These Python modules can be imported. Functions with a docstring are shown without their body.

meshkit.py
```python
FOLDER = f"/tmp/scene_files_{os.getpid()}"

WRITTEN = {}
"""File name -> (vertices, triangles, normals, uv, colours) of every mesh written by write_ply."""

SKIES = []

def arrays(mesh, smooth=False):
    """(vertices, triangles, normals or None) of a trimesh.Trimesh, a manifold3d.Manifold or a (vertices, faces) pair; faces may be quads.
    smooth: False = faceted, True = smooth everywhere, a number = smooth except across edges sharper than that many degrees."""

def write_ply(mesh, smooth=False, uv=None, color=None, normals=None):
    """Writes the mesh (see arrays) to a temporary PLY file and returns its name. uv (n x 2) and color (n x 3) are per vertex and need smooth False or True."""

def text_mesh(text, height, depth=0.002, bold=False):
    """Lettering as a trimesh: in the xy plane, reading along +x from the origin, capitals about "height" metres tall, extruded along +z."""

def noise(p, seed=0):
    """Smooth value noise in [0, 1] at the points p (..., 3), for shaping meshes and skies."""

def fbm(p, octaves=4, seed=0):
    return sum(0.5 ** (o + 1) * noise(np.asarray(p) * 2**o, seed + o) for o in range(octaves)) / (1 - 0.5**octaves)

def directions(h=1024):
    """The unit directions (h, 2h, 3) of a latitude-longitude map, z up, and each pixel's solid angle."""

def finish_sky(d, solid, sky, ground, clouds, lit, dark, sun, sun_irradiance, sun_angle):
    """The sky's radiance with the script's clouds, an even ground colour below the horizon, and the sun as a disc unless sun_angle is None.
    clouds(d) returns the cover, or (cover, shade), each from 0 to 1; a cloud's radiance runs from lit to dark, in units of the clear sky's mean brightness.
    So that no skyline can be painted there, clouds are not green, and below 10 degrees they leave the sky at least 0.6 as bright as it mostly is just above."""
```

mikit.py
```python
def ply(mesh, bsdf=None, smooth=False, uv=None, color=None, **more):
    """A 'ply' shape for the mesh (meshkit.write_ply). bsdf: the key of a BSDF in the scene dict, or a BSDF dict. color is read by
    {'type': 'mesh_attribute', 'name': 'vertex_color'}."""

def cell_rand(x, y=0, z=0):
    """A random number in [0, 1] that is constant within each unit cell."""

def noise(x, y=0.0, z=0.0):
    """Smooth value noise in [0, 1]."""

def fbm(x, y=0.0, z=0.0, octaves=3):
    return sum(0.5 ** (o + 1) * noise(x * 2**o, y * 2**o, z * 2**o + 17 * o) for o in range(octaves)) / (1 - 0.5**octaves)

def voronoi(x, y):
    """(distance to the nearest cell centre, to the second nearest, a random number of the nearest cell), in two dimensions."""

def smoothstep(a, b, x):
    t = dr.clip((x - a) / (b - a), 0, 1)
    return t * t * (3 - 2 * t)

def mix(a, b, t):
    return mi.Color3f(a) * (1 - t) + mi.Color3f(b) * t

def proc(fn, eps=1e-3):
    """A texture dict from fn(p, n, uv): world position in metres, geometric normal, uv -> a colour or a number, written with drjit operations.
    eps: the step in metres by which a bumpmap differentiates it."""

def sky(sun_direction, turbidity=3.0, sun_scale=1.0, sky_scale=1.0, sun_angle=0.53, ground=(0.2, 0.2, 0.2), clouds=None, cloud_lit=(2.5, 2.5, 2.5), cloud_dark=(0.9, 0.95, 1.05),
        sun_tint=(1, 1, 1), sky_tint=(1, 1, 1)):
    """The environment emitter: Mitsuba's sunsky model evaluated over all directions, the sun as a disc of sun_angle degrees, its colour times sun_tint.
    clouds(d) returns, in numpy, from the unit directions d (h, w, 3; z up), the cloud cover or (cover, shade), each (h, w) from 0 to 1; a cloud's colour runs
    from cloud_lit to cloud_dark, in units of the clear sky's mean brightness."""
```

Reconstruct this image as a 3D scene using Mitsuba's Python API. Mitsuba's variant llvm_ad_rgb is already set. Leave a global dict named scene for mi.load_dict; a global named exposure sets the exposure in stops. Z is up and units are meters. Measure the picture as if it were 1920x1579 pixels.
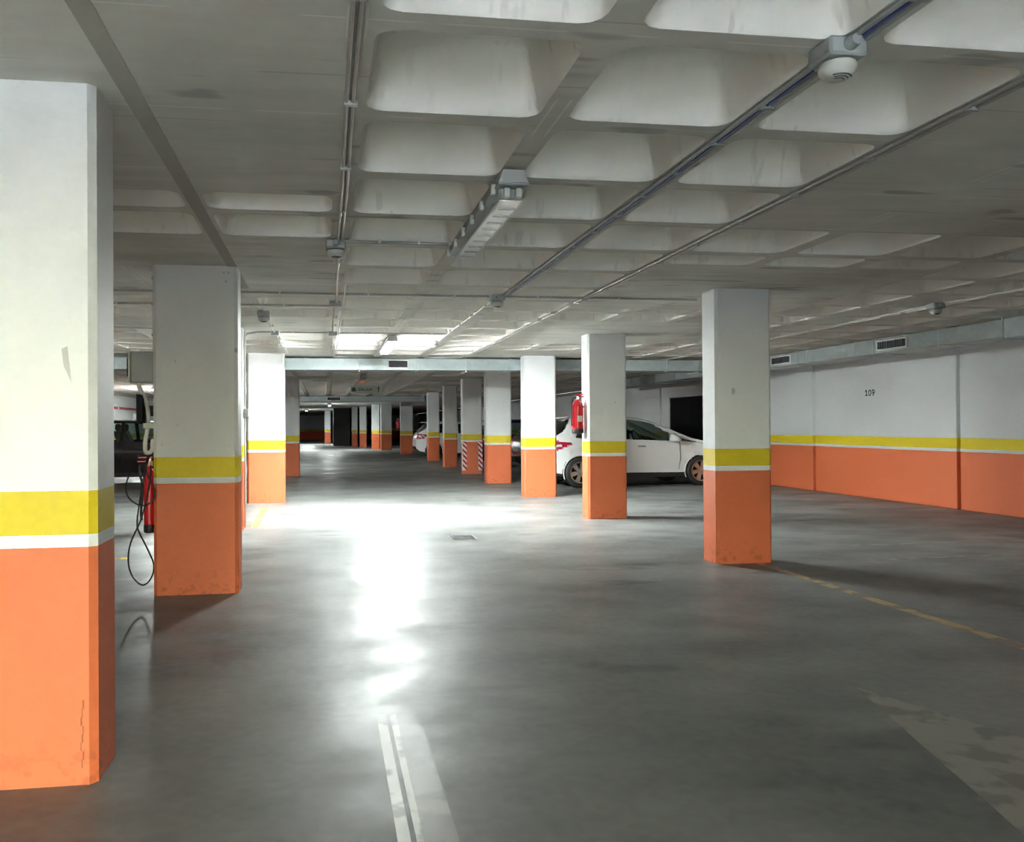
import math, random
import numpy as np, trimesh, mitsuba as mi, drjit as dr
import mikit, meshkit
from mikit import proc, noise, fbm, smoothstep, mix
T = mi.ScalarTransform4f
PI = math.pi
random.seed(7)
rng = np.random.default_rng(7)
scene, labels = {}, {}

# ------------------------------------------------------------------ camera
EYE = np.array([0.0, 0.0, 1.2675])
FWD = np.array([0.1463709, 0.98921247, 0.0058531])
DOWN = np.array([-0.00529603, 0.00670035, -0.99996353])
scene['camera'] = {'type': 'perspective', 'fov': 2 * math.degrees(math.atan(960 / 1590.17)), 'fov_axis': 'x',
                   'principal_point_offset_x': (960 - 845) / 1920, 'principal_point_offset_y': 0.0,
                   'near_clip': 0.05, 'far_clip': 400.0,
                   'to_world': T().look_at(origin=EYE.tolist(), target=(EYE + FWD).tolist(), up=(-DOWN).tolist())}
# ------------------------------------------------------------------ light
exposure = 1.65
LIT = 560.0             # radiance of the lit aisle lamps' diffusers
BACK = 60.0            # lamps of the aisle behind the photographer
COOL = (0.93, 1.0, 0.97)
SUN = np.array([.10, -.90, .41]); SUN /= np.linalg.norm(SUN)
DAY = 24.0
scene['sky'] = mikit.sky(SUN, turbidity=5.0, sun_angle=None, sky_scale=.85 * DAY, ground=(.3, .3, .3), sky_tint=(.90, 1.04, 1.10))
scene['sun'] = {'type': 'directional', 'direction': (-SUN).tolist(), 'irradiance': {'type': 'rgb', 'value': [8.7 * DAY, 9.8 * DAY, 9.9 * DAY]}}
H = 2.5                # ceiling height
GX, GY, S = 0.103, 2.566, 0.8   # rib grid

# ------------------------------------------------------------------ materials
def rgb(c): return {'type': 'rgb', 'value': list(map(float, c))}
def srgb(r, g, b):
    return tuple(((x / 255) / 12.92 if x / 255 < .04045 else ((x / 255 + .055) / 1.055) ** 2.4) for x in (r, g, b))
def plastic(name, c, alpha=0.2, spec=1.0):
    scene[name] = {'type': 'twosided', 'b': {'type': 'roughplastic', 'diffuse_reflectance': c if isinstance(c, dict) else rgb(c), 'alpha': alpha, 'specular_reflectance': rgb((spec,) * 3)}}
def matte(name, c):
    scene[name] = {'type': 'twosided', 'b': {'type': 'diffuse', 'reflectance': c if isinstance(c, dict) else rgb(c)}}
def metal(name, c, rough=0.35):
    scene[name] = {'type': 'twosided', 'b': {'type': 'principled', 'base_color': c if isinstance(c, dict) else rgb(c), 'metallic': 0.9, 'roughness': rough}}

def f_floor(p, n, uv):
    big = fbm(p.x * 0.55 + 3, p.y * 0.8, 1.3, 4)
    mid = fbm(p.x * 2.1, p.y * 3.1, 4.1, 4)
    fine = fbm(p.x * 28, p.y * 28, 2.2, 3)
    v = 0.115 + 0.12 * (big - .35) + 0.11 * (mid - .45) + 0.035 * (fine - .5)
    blot = smoothstep(.60, .74, fbm(p.x * 1.3 + 9, p.y * 2.6 + 4, .7, 4))
    v = v * (1 - .28 * blot)
    v = dr.clip(v, 0.035, .4)
    warm = fbm(p.x * .8 + 20, p.y * .8, 8.0, 3)
    return mix((1.0, 1.0, .96), (.96, 1.0, .985), warm) * v
def f_floor_rough(p, n, uv):
    return dr.clip(0.44 + 0.40 * (fbm(p.x * 1.6 + 3, p.y * 3.4, .3, 4) - .48), .26, .65)
scene['mat_floor'] = {'type': 'principled', 'base_color': proc(f_floor), 'roughness': proc(f_floor_rough), 'specular': 0.095}

def f_soffit(p, n, uv):
    streak = fbm(p.x * 2.2, p.y * 11, 2.0, 4)
    blot = fbm(p.x * 2.2 + 5, p.y * 3.0, 6.0, 4)
    v = 0.60 + .12 * (streak - .5) + .15 * (blot - .5)
    smudge = smoothstep(.70, .80, fbm(p.x * 2.3 + 31, p.y * 8 + 7, 1.1, 3))
    v = v * (1 - .3 * smudge)
    # formwork board joints every 0.5 m across the aisle
    by = p.y / 0.5 + 0.03 * noise(p.x * 3)
    dj = dr.abs(by - dr.round(by)) * 0.5
    v = v * (1 - .22 * (1 - smoothstep(.002, .008, dj)) * smoothstep(.4, .6, noise(p.x * 2.2, dr.round(by) * 7)))
    # mortar fins along the joints of the moulds
    gx = (p.x - GX) / S
    gy = (p.y - GY) / S
    fx = dr.abs(gx - dr.round(gx)) * S
    fy = dr.abs(gy - dr.round(gy)) * S
    fin = dr.maximum((1 - smoothstep(.003, .006, dr.abs(fx - .028))) * smoothstep(.45, .6, noise(p.y * 5, dr.round(gx))), (1 - smoothstep(.003, .006, fy)) * smoothstep(.4, .55, noise(p.x * 6, dr.round(gy) * 3)))
    v = v + .12 * fin
    return mix((.97, 1.0, .93), (1.0, .985, .92), blot) * dr.clip(v, .08, .78)
matte('mat_soffit', proc(f_soffit))
def f_coffer(p, n, uv):
    a = fbm(p.x * 4, p.y * 4, p.z * 4, 4)
    cell = mikit.cell_rand((p.x - GX) / S, (p.y - GY) / S, 3)
    drip = smoothstep(.64, .78, fbm(p.x * 26, p.y * 26, p.z * 2.0, 3)) * smoothstep(.35, .7, fbm(p.x * 2 + 8, p.y * 2, 3.0, 2))
    v = .81 + .14 * (a - .5) + .08 * (cell - .5) - .13 * drip
    return mi.Color3f(1.0, 1.0, .95) * dr.clip(v, .15, .9)
matte('mat_coffer', proc(f_coffer))

def paint_fn(base, amount=.06):
    def f(p, n, uv):
        a = fbm(p.x * 3 + p.y * 1.7, p.z * 2.2, p.y * 3, 4)
        g = fbm(p.x * 40, p.y * 40, p.z * 40, 2)
        spot = smoothstep(.80, .86, fbm(p.x * 9 + 3, p.y * 9, p.z * 7, 3))
        low = (1 - smoothstep(.0, .28, p.z)) * smoothstep(.52, .7, fbm(p.x * 24, p.y * 24, p.z * 20, 3))
        v = 1 + amount * 2 * (a - .5) + amount * (g - .5)
        return mi.Color3f(*base) * v * (1 - .35 * spot) * (1 - .22 * low)
    return f
WHITE, YELLOW, ORANGE = (.80, .83, .845), (.66, .52, .025), (.64, .155, .065)
plastic('mat_white_paint', proc(paint_fn(WHITE, .04)), .3, .5)
plastic('mat_yellow_paint', proc(paint_fn(YELLOW, .08)), .3, .5)
plastic('mat_orange_paint', proc(paint_fn(ORANGE, .08)), .3, .5)
def f_wall(p, n, uv):
    a = fbm(p.y * 1.2, p.z * 1.2, p.x, 4)
    g = fbm(p.x * 30, p.y * 30, p.z * 30, 2)
    z = p.z + .004 * (noise(p.y * 3, 2.0) - .5)
    c = mi.Color3f(*ORANGE)
    c = dr.select(z > .845, mi.Color3f(*WHITE), c)
    c = dr.select(z > .89, mi.Color3f(*YELLOW), c)
    c = dr.select(z > 1.045, mi.Color3f(*WHITE), c)
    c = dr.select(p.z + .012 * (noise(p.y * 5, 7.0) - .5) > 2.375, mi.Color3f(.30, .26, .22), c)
    return c * (1 + .08 * (a - .5) + .05 * (g - .5))
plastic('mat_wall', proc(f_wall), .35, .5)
def f_galv(p, n, uv):
    a = fbm(p.x * 7, p.y * 7, p.z * 7, 4)
    b = mikit.voronoi((p.x + p.y) * 22, p.z * 22 + p.y * 3)[2]
    return mi.Color3f(.36, .42, .43) * (.85 + .25 * a + .1 * b)
scene['mat_galvanised'] = {'type': 'twosided', 'b': {'type': 'principled', 'base_color': proc(f_galv), 'metallic': 0.45, 'roughness': 0.45}}

plastic('mat_grey_plastic', (.33, .36, .37), .25, .5)
plastic('mat_pale_plastic', (.60, .62, .58), .2, .6)
plastic('mat_conduit', (.30, .30, .29), .15)
plastic('mat_white_conduit', (.70, .70, .68), .12)
plastic('mat_blue_cable', (.05, .08, .30), .2)
plastic('mat_black', (.012, .012, .014), .25, .35)
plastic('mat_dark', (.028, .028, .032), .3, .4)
plastic('mat_rubber', (.018, .018, .018), .35)
plastic('mat_grille', (.05, .05, .06), .35, .3)
plastic('mat_red', (.50, .012, .02), .1)
plastic('mat_dark_red', (.30, .012, .03), .12)
plastic('mat_label', (.75, .75, .72), .2)
matte('mat_apron', (.47, .49, .48)); matte('mat_soot', (.012, .012, .013)); matte('mat_ink', (.03, .035, .035))
plastic('mat_car_white', (.88, .90, .91), .05)
plastic('mat_car_dark', (.014, .013, .016), .04)
plastic('mat_car_blue', (.014, .016, .045), .04)
plastic('mat_seat', (.16, .16, .15), .4)
metal('mat_alloy', (.62, .60, .56), .3)
metal('mat_chrome', (.75, .75, .75), .12)
scene['mat_pane'] = {'type': 'thindielectric', 'int_ior': 1.5, 'specular_transmittance': rgb((.42, .52, .48))}
scene['mat_clear'] = {'type': 'thindielectric', 'int_ior': 1.45, 'specular_transmittance': rgb((.93, .93, .92))}
plastic('mat_tray', (.74, .74, .71), .1)
plastic('mat_tube_off', (.80, .76, .73), .1)
plastic('mat_red_lens', (.28, .008, .03), .05)
plastic('mat_sign', (.55, .62, .57), .2)
plastic('mat_sign_dark', (.03, .06, .04), .3)
matte('mat_stripe_red', (.42, .03, .05)); matte('mat_stripe_white', (.74, .70, .70))
def f_paintmark(base):
    def f(p, n, uv):
        wear = smoothstep(.42, .62, fbm(p.x * 9, p.y * 9, 1.0, 4))
        return mix(base, (.13, .125, .115), .75 * wear)
    return f
for nm, c in (('mat_mark_yellow', (.50, .34, .05)), ('mat_mark_tan', (.33, .24, .13)), ('mat_mark_white', (.50, .50, .47)), ('mat_mark_faint', (.21, .205, .185))):
    scene[nm] = {'type': 'principled', 'base_color': proc(f_paintmark(c)), 'roughness': 0.42, 'specular': .15}

# ------------------------------------------------------------------ mesh helpers
cat_ = trimesh.util.concatenate
def box(x0, x1, y0, y1, z0, z1, b=0.0):
    if b <= 0:
        m = trimesh.creation.box((x1 - x0, y1 - y0, z1 - z0)); m.apply_translation(((x0 + x1) / 2, (y0 + y1) / 2, (z0 + z1) / 2)); return m
    pts = []
    lo, hi = np.array([x0, y0, z0]), np.array([x1, y1, z1])
    for s in np.ndindex(2, 2, 2):
        for ax in range(3):
            q = np.where(s, hi - b, lo + b); q[ax] = hi[ax] if s[ax] else lo[ax]; pts.append(q)
    return trimesh.convex.convex_hull(np.array(pts))
def prism(poly, z0, z1):
    p = np.asarray(poly, float); n = len(p)
    v = np.vstack([np.c_[p, np.full(n, z0)], np.c_[p, np.full(n, z1)]])
    i = np.arange(n); j = (i + 1) % n
    f = np.vstack([np.c_[i, j, j + n], np.c_[i, j + n, i + n],
                   np.c_[np.zeros(n - 2, int), i[2:], i[1:-1]], np.c_[np.full(n - 2, n), n + i[1:-1], n + i[2:]]])
    m = trimesh.Trimesh(v, f, process=False)
    return m
def chamfer_rect(x0, x1, y0, y1, c):
    return [(x0 + c, y0), (x1 - c, y0), (x1, y0 + c), (x1, y1 - c), (x1 - c, y1), (x0 + c, y1), (x0, y1 - c), (x0, y0 + c)]
def tube(path, r, sides=8, cap=True):
    p = np.asarray(path, float)
    t = np.gradient(p, axis=0); t /= np.linalg.norm(t, axis=1, keepdims=True) + 1e-12
    up = np.array([0, 0, 1.0]) if abs(t[0, 2]) < .9 else np.array([1.0, 0, 0])
    a = np.cross(t[0], up); a /= np.linalg.norm(a)
    A = []
    for k in range(len(p)):
        a = a - t[k] * (a @ t[k]); a /= np.linalg.norm(a); A.append(a)
    A = np.array(A); B = np.cross(t, A)
    ang = np.arange(sides) * 2 * PI / sides
    v = (p[:, None] + r * (np.cos(ang)[None, :, None] * A[:, None] + np.sin(ang)[None, :, None] * B[:, None])).reshape(-1, 3)
    f = []
    for i in range(len(p) - 1):
        for j in range(sides):
            k = (j + 1) % sides
            f += [(i * sides + j, i * sides + k, (i + 1) * sides + k), (i * sides + j, (i + 1) * sides + k, (i + 1) * sides + j)]
    if cap:
        n0 = len(v); v = np.vstack([v, p[:1], p[-1:]]); L = (len(p) - 1) * sides
        for j in range(sides):
            k = (j + 1) % sides
            f += [(n0, k, j), (n0 + 1, L + j, L + k)]
    return trimesh.Trimesh(v, f, process=False)
def lathe(profile, seg=24, axis='z'):
    """profile: (r, h) from one end to the other; closed at ends where r = 0."""
    pr = np.asarray(profile, float); n = len(pr)
    ang = np.arange(seg) * 2 * PI / seg
    v = np.stack([pr[:, None, 0] * np.cos(ang), pr[:, None, 0] * np.sin(ang), np.repeat(pr[:, 1:2], seg, 1)], -1).reshape(-1, 3)
    f = []
    for i in range(n - 1):
        for j in range(seg):
            k = (j + 1) % seg
            f += [(i * seg + j, i * seg + k, (i + 1) * seg + k), (i * seg + j, (i + 1) * seg + k, (i + 1) * seg + j)]
    m = trimesh.Trimesh(v, f, process=False)
    m.update_faces(m.nondegenerate_faces())
    if axis == 'x': m.apply_transform(trimesh.transformations.rotation_matrix(PI / 2, (0, 1, 0)))
    if axis == 'y': m.apply_transform(trimesh.transformations.rotation_matrix(-PI / 2, (1, 0, 0)))
    return m
def moved(m, x=0, y=0, z=0, rz=0.0):
    m = m.copy()
    if rz: m.apply_transform(trimesh.transformations.rotation_matrix(rz, (0, 0, 1)))
    m.apply_translation((x, y, z)); return m
def spline(pts, n=24):
    from scipy.interpolate import CubicSpline
    p = np.asarray(pts, float); d = np.r_[0, np.cumsum(np.linalg.norm(np.diff(p, axis=0), axis=1))]
    return CubicSpline(d, p)(np.linspace(0, d[-1], n))

def key_for(name):
    if name not in used: used[name] = 0; return name
    used[name] += 1
    return f'{name}_{used[name]:03d}'
used = {}
def put(key, mesh, bsdf, smooth=False):
    """adds an entry under a key made unique by a three-digit number"""
    key = key_for(key)
    scene[key] = mikit.ply(mesh, bsdf, smooth) if not isinstance(mesh, dict) else mesh
    return key
def tag(key, label, category, group=None, kind=None):
    labels[key] = {'label': label}
    if category: labels[key]['category'] = category
    if group: labels[key]['group'] = group
    if kind: labels[key]['kind'] = kind
    return key
def thing(name, label, category, group=None, kind=None):
    return tag(key_for(name), label, category, group, kind)
def part_label(key, label): labels[key] = {'label': label}; return key

# ------------------------------------------------------------------ structure
X0, X1, Y0, Y1 = -7.0, 9.15, -6.2, 84.0
put('floor', box(X0 - .3, X1 + .3, Y0, Y1, -.2, 0), 'mat_floor')
tag('floor', 'dark mottled glossy concrete garage floor', 'floor', kind='structure')

# columns: x0, x1, y0 (front), depth, label
COLS = [
    (-1.44, -.810, 3.18, .29, 'big painted column nearest the camera, cut by the left edge of the photo'),
    (-1.285, -.660, 6.65, .29, 'painted column with the grey electrical box and hanging black cable on its left side'),
    (-1.63, -1.005, 10.72, .29, 'bright sliver of column with a white conduit, behind the column with the grey box'),
    (-1.285, -.668, 14.43, .29, 'glaring white lit column on the left of the aisle, beside the yellow floor line'),
    (-1.285, -.655, 22.14, .29, 'shaded column peeking out right behind the glaring lit column on the left of the aisle'),
    (3.500, 4.040, 7.24, .30, 'painted column standing in front of the white car nose and the black door'),
    (3.505, 4.052, 11.04, .30, 'painted column with the red fire extinguisher, in front of the white car'),
    (3.470, 4.056, 14.59, .30, 'glaring white lit column just left of the white car'),
    (3.500, 4.063, 18.30, .30, 'painted column directly left of the glaring lit column by the white car'),
    (3.560, 4.085, 21.95, .30, 'column with red and white hazard stripes on its corners'),
    (3.600, 4.025, 25.80, .30, 'column next behind the hazard striped column'),
    (3.700, 4.145, 30.75, .30, 'column standing right beside the distant white car tail'),
    (3.420, 3.998, 38.85, .30, 'far column with a small red fire extinguisher on its left side'),
    (2.930, 3.520, 45.30, .30, 'shaded far column next left of the one with the small extinguisher'),
    (2.600, 3.050, 48.00, .30, 'very dark far column between two others at the end of the row'),
    (2.060, 2.480, 51.50, .30, 'far column glowing white under the distant aisle lamp'),
    (1.660, 2.030, 54.00, .30, 'pale far column just left of the glowing far column'),
    (-.050, .420, 66.00, .30, 'farthest lit column glowing yellow at the end of the aisle'),
    (3.500, 4.050, 3.45, .30, 'painted column just beyond the right edge of the photo'),
    (3.500, 4.050, -.30, .30, 'painted column level with the viewpoint, outside the photo on the right'),
]
SOLID = [((a + b) / 2, y + d / 2) for a, b, y, d, l in COLS[:15] + COLS[18:]]
def solid_spans(x, y):
    """y-interval of a solid head that covers the cell centred x, near y"""
    out = []
    for cx, cy in SOLID:
        gx0 = GX + S * round((cx - 1.2 - GX) / S); gx1 = gx0 + 3 * S
        if gx0 - .01 < x < gx1 + .01: out.append((cy - 1.19, cy + 1.21))
    return out
def rounded(x0, x1, y0, y1, r, k=4):
    r = min(r, (x1 - x0) / 2.2, (y1 - y0) / 2.2)
    out = []
    for cx, cy, a0 in ((x1 - r, y1 - r, 0), (x0 + r, y1 - r, PI / 2), (x0 + r, y0 + r, PI), (x1 - r, y0 + r, 1.5 * PI)):
        for i in range(k): 
            a = a0 + i * PI / 2 / (k - 1); out.append((cx + r * math.cos(a), cy + r * math.sin(a)))
    return np.array(out)
def pan_mesh(ox0, ox1, oy0, oy1):
    rings = [(0, 0, .075), (.005, .010, .075), (.013, .026, .07), (.032, .12, .055), (.055, .235, .045), (.075, .262, .04), (.11, .272, .03)]
    v = []
    for inset, dz, r in rings:
        q = rounded(ox0 + inset, ox1 - inset, oy0 + inset, oy1 - inset, r); v.append(np.c_[q, np.full(len(q), H + dz)])
    n = len(v[0]); f = []
    for a in range(len(rings) - 1):
        for j in range(n):
            k = (j + 1) % n
            f += [(a * n + j, (a + 1) * n + k, a * n + k), (a * n + j, (a + 1) * n + j, (a + 1) * n + k)]
    base = (len(rings) - 1) * n
    f += [(base, base + j + 1, base + j) for j in range(1, n - 1)]
    return trimesh.Trimesh(np.vstack(v), f, process=False)
def ring_mesh(cx0, cx1, cy0, cy1, ox0, ox1, oy0, oy1):
    """flat soffit of a cell round its opening"""
    o = rounded(ox0, ox1, oy0, oy1, .075); n = len(o); k = n // 4
    corner = [(cx1, cy1), (cx0, cy1), (cx0, cy0), (cx1, cy0)]
    v = [(x, y, H) for x, y in o] + [(x, y, H) for x, y in corner]; f = []
    for c in range(4):
        for j in range(k - 1): f.append((c * k + j, c * k + j + 1, n + c))
        a, b = c * k + k - 1, ((c + 1) % 4) * k
        f += [(a, b, n + (c + 1) % 4), (a, n + (c + 1) % 4, n + c)]
    return trimesh.Trimesh(np.array(v), f, process=False)
soffit, pans = [], []
def plate(a, b, c, d): return trimesh.Trimesh([(a, c, H), (b, c, H), (b, d, H), (a, d, H)], [(0, 2, 1), (0, 3, 2)], process=False)
CY0, CY1 = GY - 10 * S, GY + 46 * S
ix0, ix1 = math.floor((X0 - GX) / S), math.ceil((X1 - GX) / S)
for i in range(ix0, ix1):
    cx0, cx1 = GX + i * S, GX + (i + 1) * S
    xa, xb = max(cx0, X0), min(cx1, X1)
    for j in range(-10, 46):
        cy0, cy1 = GY + j * S, GY + (j + 1) * S
        lo, hi = cy0, cy1
        for a, b in solid_spans((cx0 + cx1) / 2, 0):
            if a <= lo and b >= hi: lo = hi
            elif a <= lo < b: lo = b
            elif a < hi <= b: hi = a
        ok = hi - lo > .3 and cx0 > X0 and cx1 < X1 - .7
        if not ok: soffit.append(plate(xa, xb, cy0, cy1)); continue
        o = (cx0 + .058, cx1 - .058, (lo + .058) if lo == cy0 else lo + .03, (hi - .058) if hi == cy1 else hi - .03)
        soffit.append(ring_mesh(cx0, cx1, cy0, cy1, *o))
        c = np.array([(cx0 + cx1) / 2, (cy0 + cy1) / 2, H]); d = np.linalg.norm(c - EYE)
        ahead = (c - EYE) @ FWD > .5
        pans.append((d if ahead else d + 100, o))
for a, b in ((Y0, CY0), (CY1, Y1)):
    for k in range(8): soffit.append(plate(X0 + (X1 - X0) * k / 8, X0 + (X1 - X0) * (k + 1) / 8, a, b))
soffit.append(box(X0 - .3, X1 + .3, Y0, Y1, H + .3, H + .4))
put('ceiling', cat_(soffit), 'mat_soffit'); used['ceiling'] = 0
tag('ceiling', 'bare concrete waffle slab ceiling with board marked solid heads over the columns', 'ceiling', kind='structure')
pans.sort(key=lambda q: q[0])
NP = 290
for _, o in pans[:NP]: put('ceiling__coffer', pan_mesh(*o), 'mat_coffer', 35)
k = put('ceiling__coffer', cat_([pan_mesh(*o) for _, o in pans[NP:]]), 'mat_coffer', 35)
labels[k] = {'kind': 'stuff'}

matte('mat_joint', (.37, .365, .33))
for ya, yb in ((1.2, 7.7),):
    put('ceiling__joint_strip', box(-.735, -.662, ya, yb, H - .003, H + .001), 'mat_joint')
# right wall: panels between recessed joints
J = [11.15 - 3.71 * k for k in range(6, 0, -1)] + [11.15 + 3.71 * k for k in range(0, 19)]
J = [j for j in J if Y0 < j < Y1]
edges = [Y0] + J + [Y1]
DOOR = (19.05, 21.68, 1.985)
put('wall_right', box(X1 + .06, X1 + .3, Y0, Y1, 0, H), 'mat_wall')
tag('wall_right', 'long side wall painted white over a yellow stripe and orange base', 'wall', kind='structure')
for a, b in zip(edges[:-1], edges[1:]):
    a2, b2 = a + .06, b - .06
    if a2 < DOOR[0] < b2:
        put('wall_right__panel', cat_([box(X1, X1 + .07, a2, DOOR[0], 0, H), box(X1, X1 + .07, DOOR[1], b2, 0, H), box(X1, X1 + .07, DOOR[0], DOOR[1], DOOR[2], H)]), 'mat_wall')
    else: put('wall_right__panel', box(X1, X1 + .07, a2, b2, 0, H, .008), 'mat_wall')
put('wall_left', box(X0 - .3, X0, Y0, Y1, 0, H), 'mat_wall')
tag('wall_left', 'distant white side wall behind the dark parked car on the left', 'wall', kind='structure')
put('wall_far', box(X0 - .3, X1 + .3, Y1, Y1 + .3, 0, H), 'mat_wall')
tag('wall_far', 'end wall far down the aisle in gloom', 'wall', kind='structure')
GATE = (-3.2, 1.7, 2.42)
put('wall_back', cat_([box(X0 - .3, GATE[0], Y0 - .3, Y0, 0, H + .4), box(GATE[1], X1 + .3, Y0 - .3, Y0, 0, H + .4), box(GATE[0], GATE[1], Y0 - .3, Y0, GATE[2], H + .4)]), 'mat_wall')
put('ground', box(-40, 40, Y0 - 60, Y0, -.3, -.01), 'mat_apron')
tag('ground', 'sunlit concrete apron outside the garage entrance behind the viewpoint', 'ground', kind='structure')
tag('wall_back', 'wall with the open entrance behind the viewpoint', 'wall', kind='structure')
put('gloom_block', box(.55, 1.62, 57, 83.9, 0, H), 'mat_dark')  # dark block stands in for the unlit depth past the far lamp
tag('gloom_block', 'dark block standing in for the darkness beside the far lit stretch of the aisle', 'wall', kind='structure')
# black double door in the right wall
d = 'door_1'
tag(d, 'black double door in the side wall behind the nose of the white car', 'door', kind='structure')
put(d + '__leaf', box(X1 + .02, X1 + .055, DOOR[0] + .01, (DOOR[0] + DOOR[1]) / 2 - .004, 0.01, DOOR[2] - .01, .004), 'mat_soot')
put(d + '__leaf', box(X1 + .02, X1 + .055, (DOOR[0] + DOOR[1]) / 2 + .004, DOOR[1] - .01, 0.01, DOOR[2] - .01, .004), 'mat_soot')

# ------------------------------------------------------------------ columns
def column(x0, x1, y0, dep, label):
    k = thing('column', label, 'column', 'painted garage columns', kind='thing')
    c = .026
    r = chamfer_rect(x0, x1, y0, y0 + dep, c)
    put(k + '__orange_base', prism(r, 0, .845), 'mat_orange_paint')
    put(k + '__white_stripe', prism(r, .845, .89), 'mat_white_paint')
    put(k + '__yellow_stripe', prism(r, .89, 1.045), 'mat_yellow_paint')
    put(k + '__shaft', prism(r, 1.045, H), 'mat_white_paint')
    return k
CK = [column(*c) for c in COLS]
matte('mat_scuff', (.52, .52, .51)); matte('mat_crack', (.30, .09, .045))
put(CK[0] + '__scuff', trimesh.convex.convex_hull(np.array([(x, y, z) for x, z in ((-.925, 1.55), (-.905, 1.56), (-.90, 1.48), (-.892, 1.43), (-.905, 1.47), (-.918, 1.49)) for y in (3.1795, 3.1802)])), 'mat_scuff')
put(CK[0] + '__crack', cat_([box(-.862 + .004 * math.sin(i * 2.1), -.859 + .004 * math.sin(i * 2.1) + .002 * (i % 2), 3.1795, 3.1802, .06 + i * .03, .09 + i * .03) for i in range(8)]), 'mat_crack')
for x, z in ((-.76, 2.45), (-.725, 2.452), (-.745, 2.38), (-1.12, 1.77)):
    put(CK[1] + '__plug_hole', moved(lathe([(0, 0), (.008, 0), (.008, .001), (0, .001)], 10, 'y'), x, 6.6492, z), 'mat_scuff')
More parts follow.
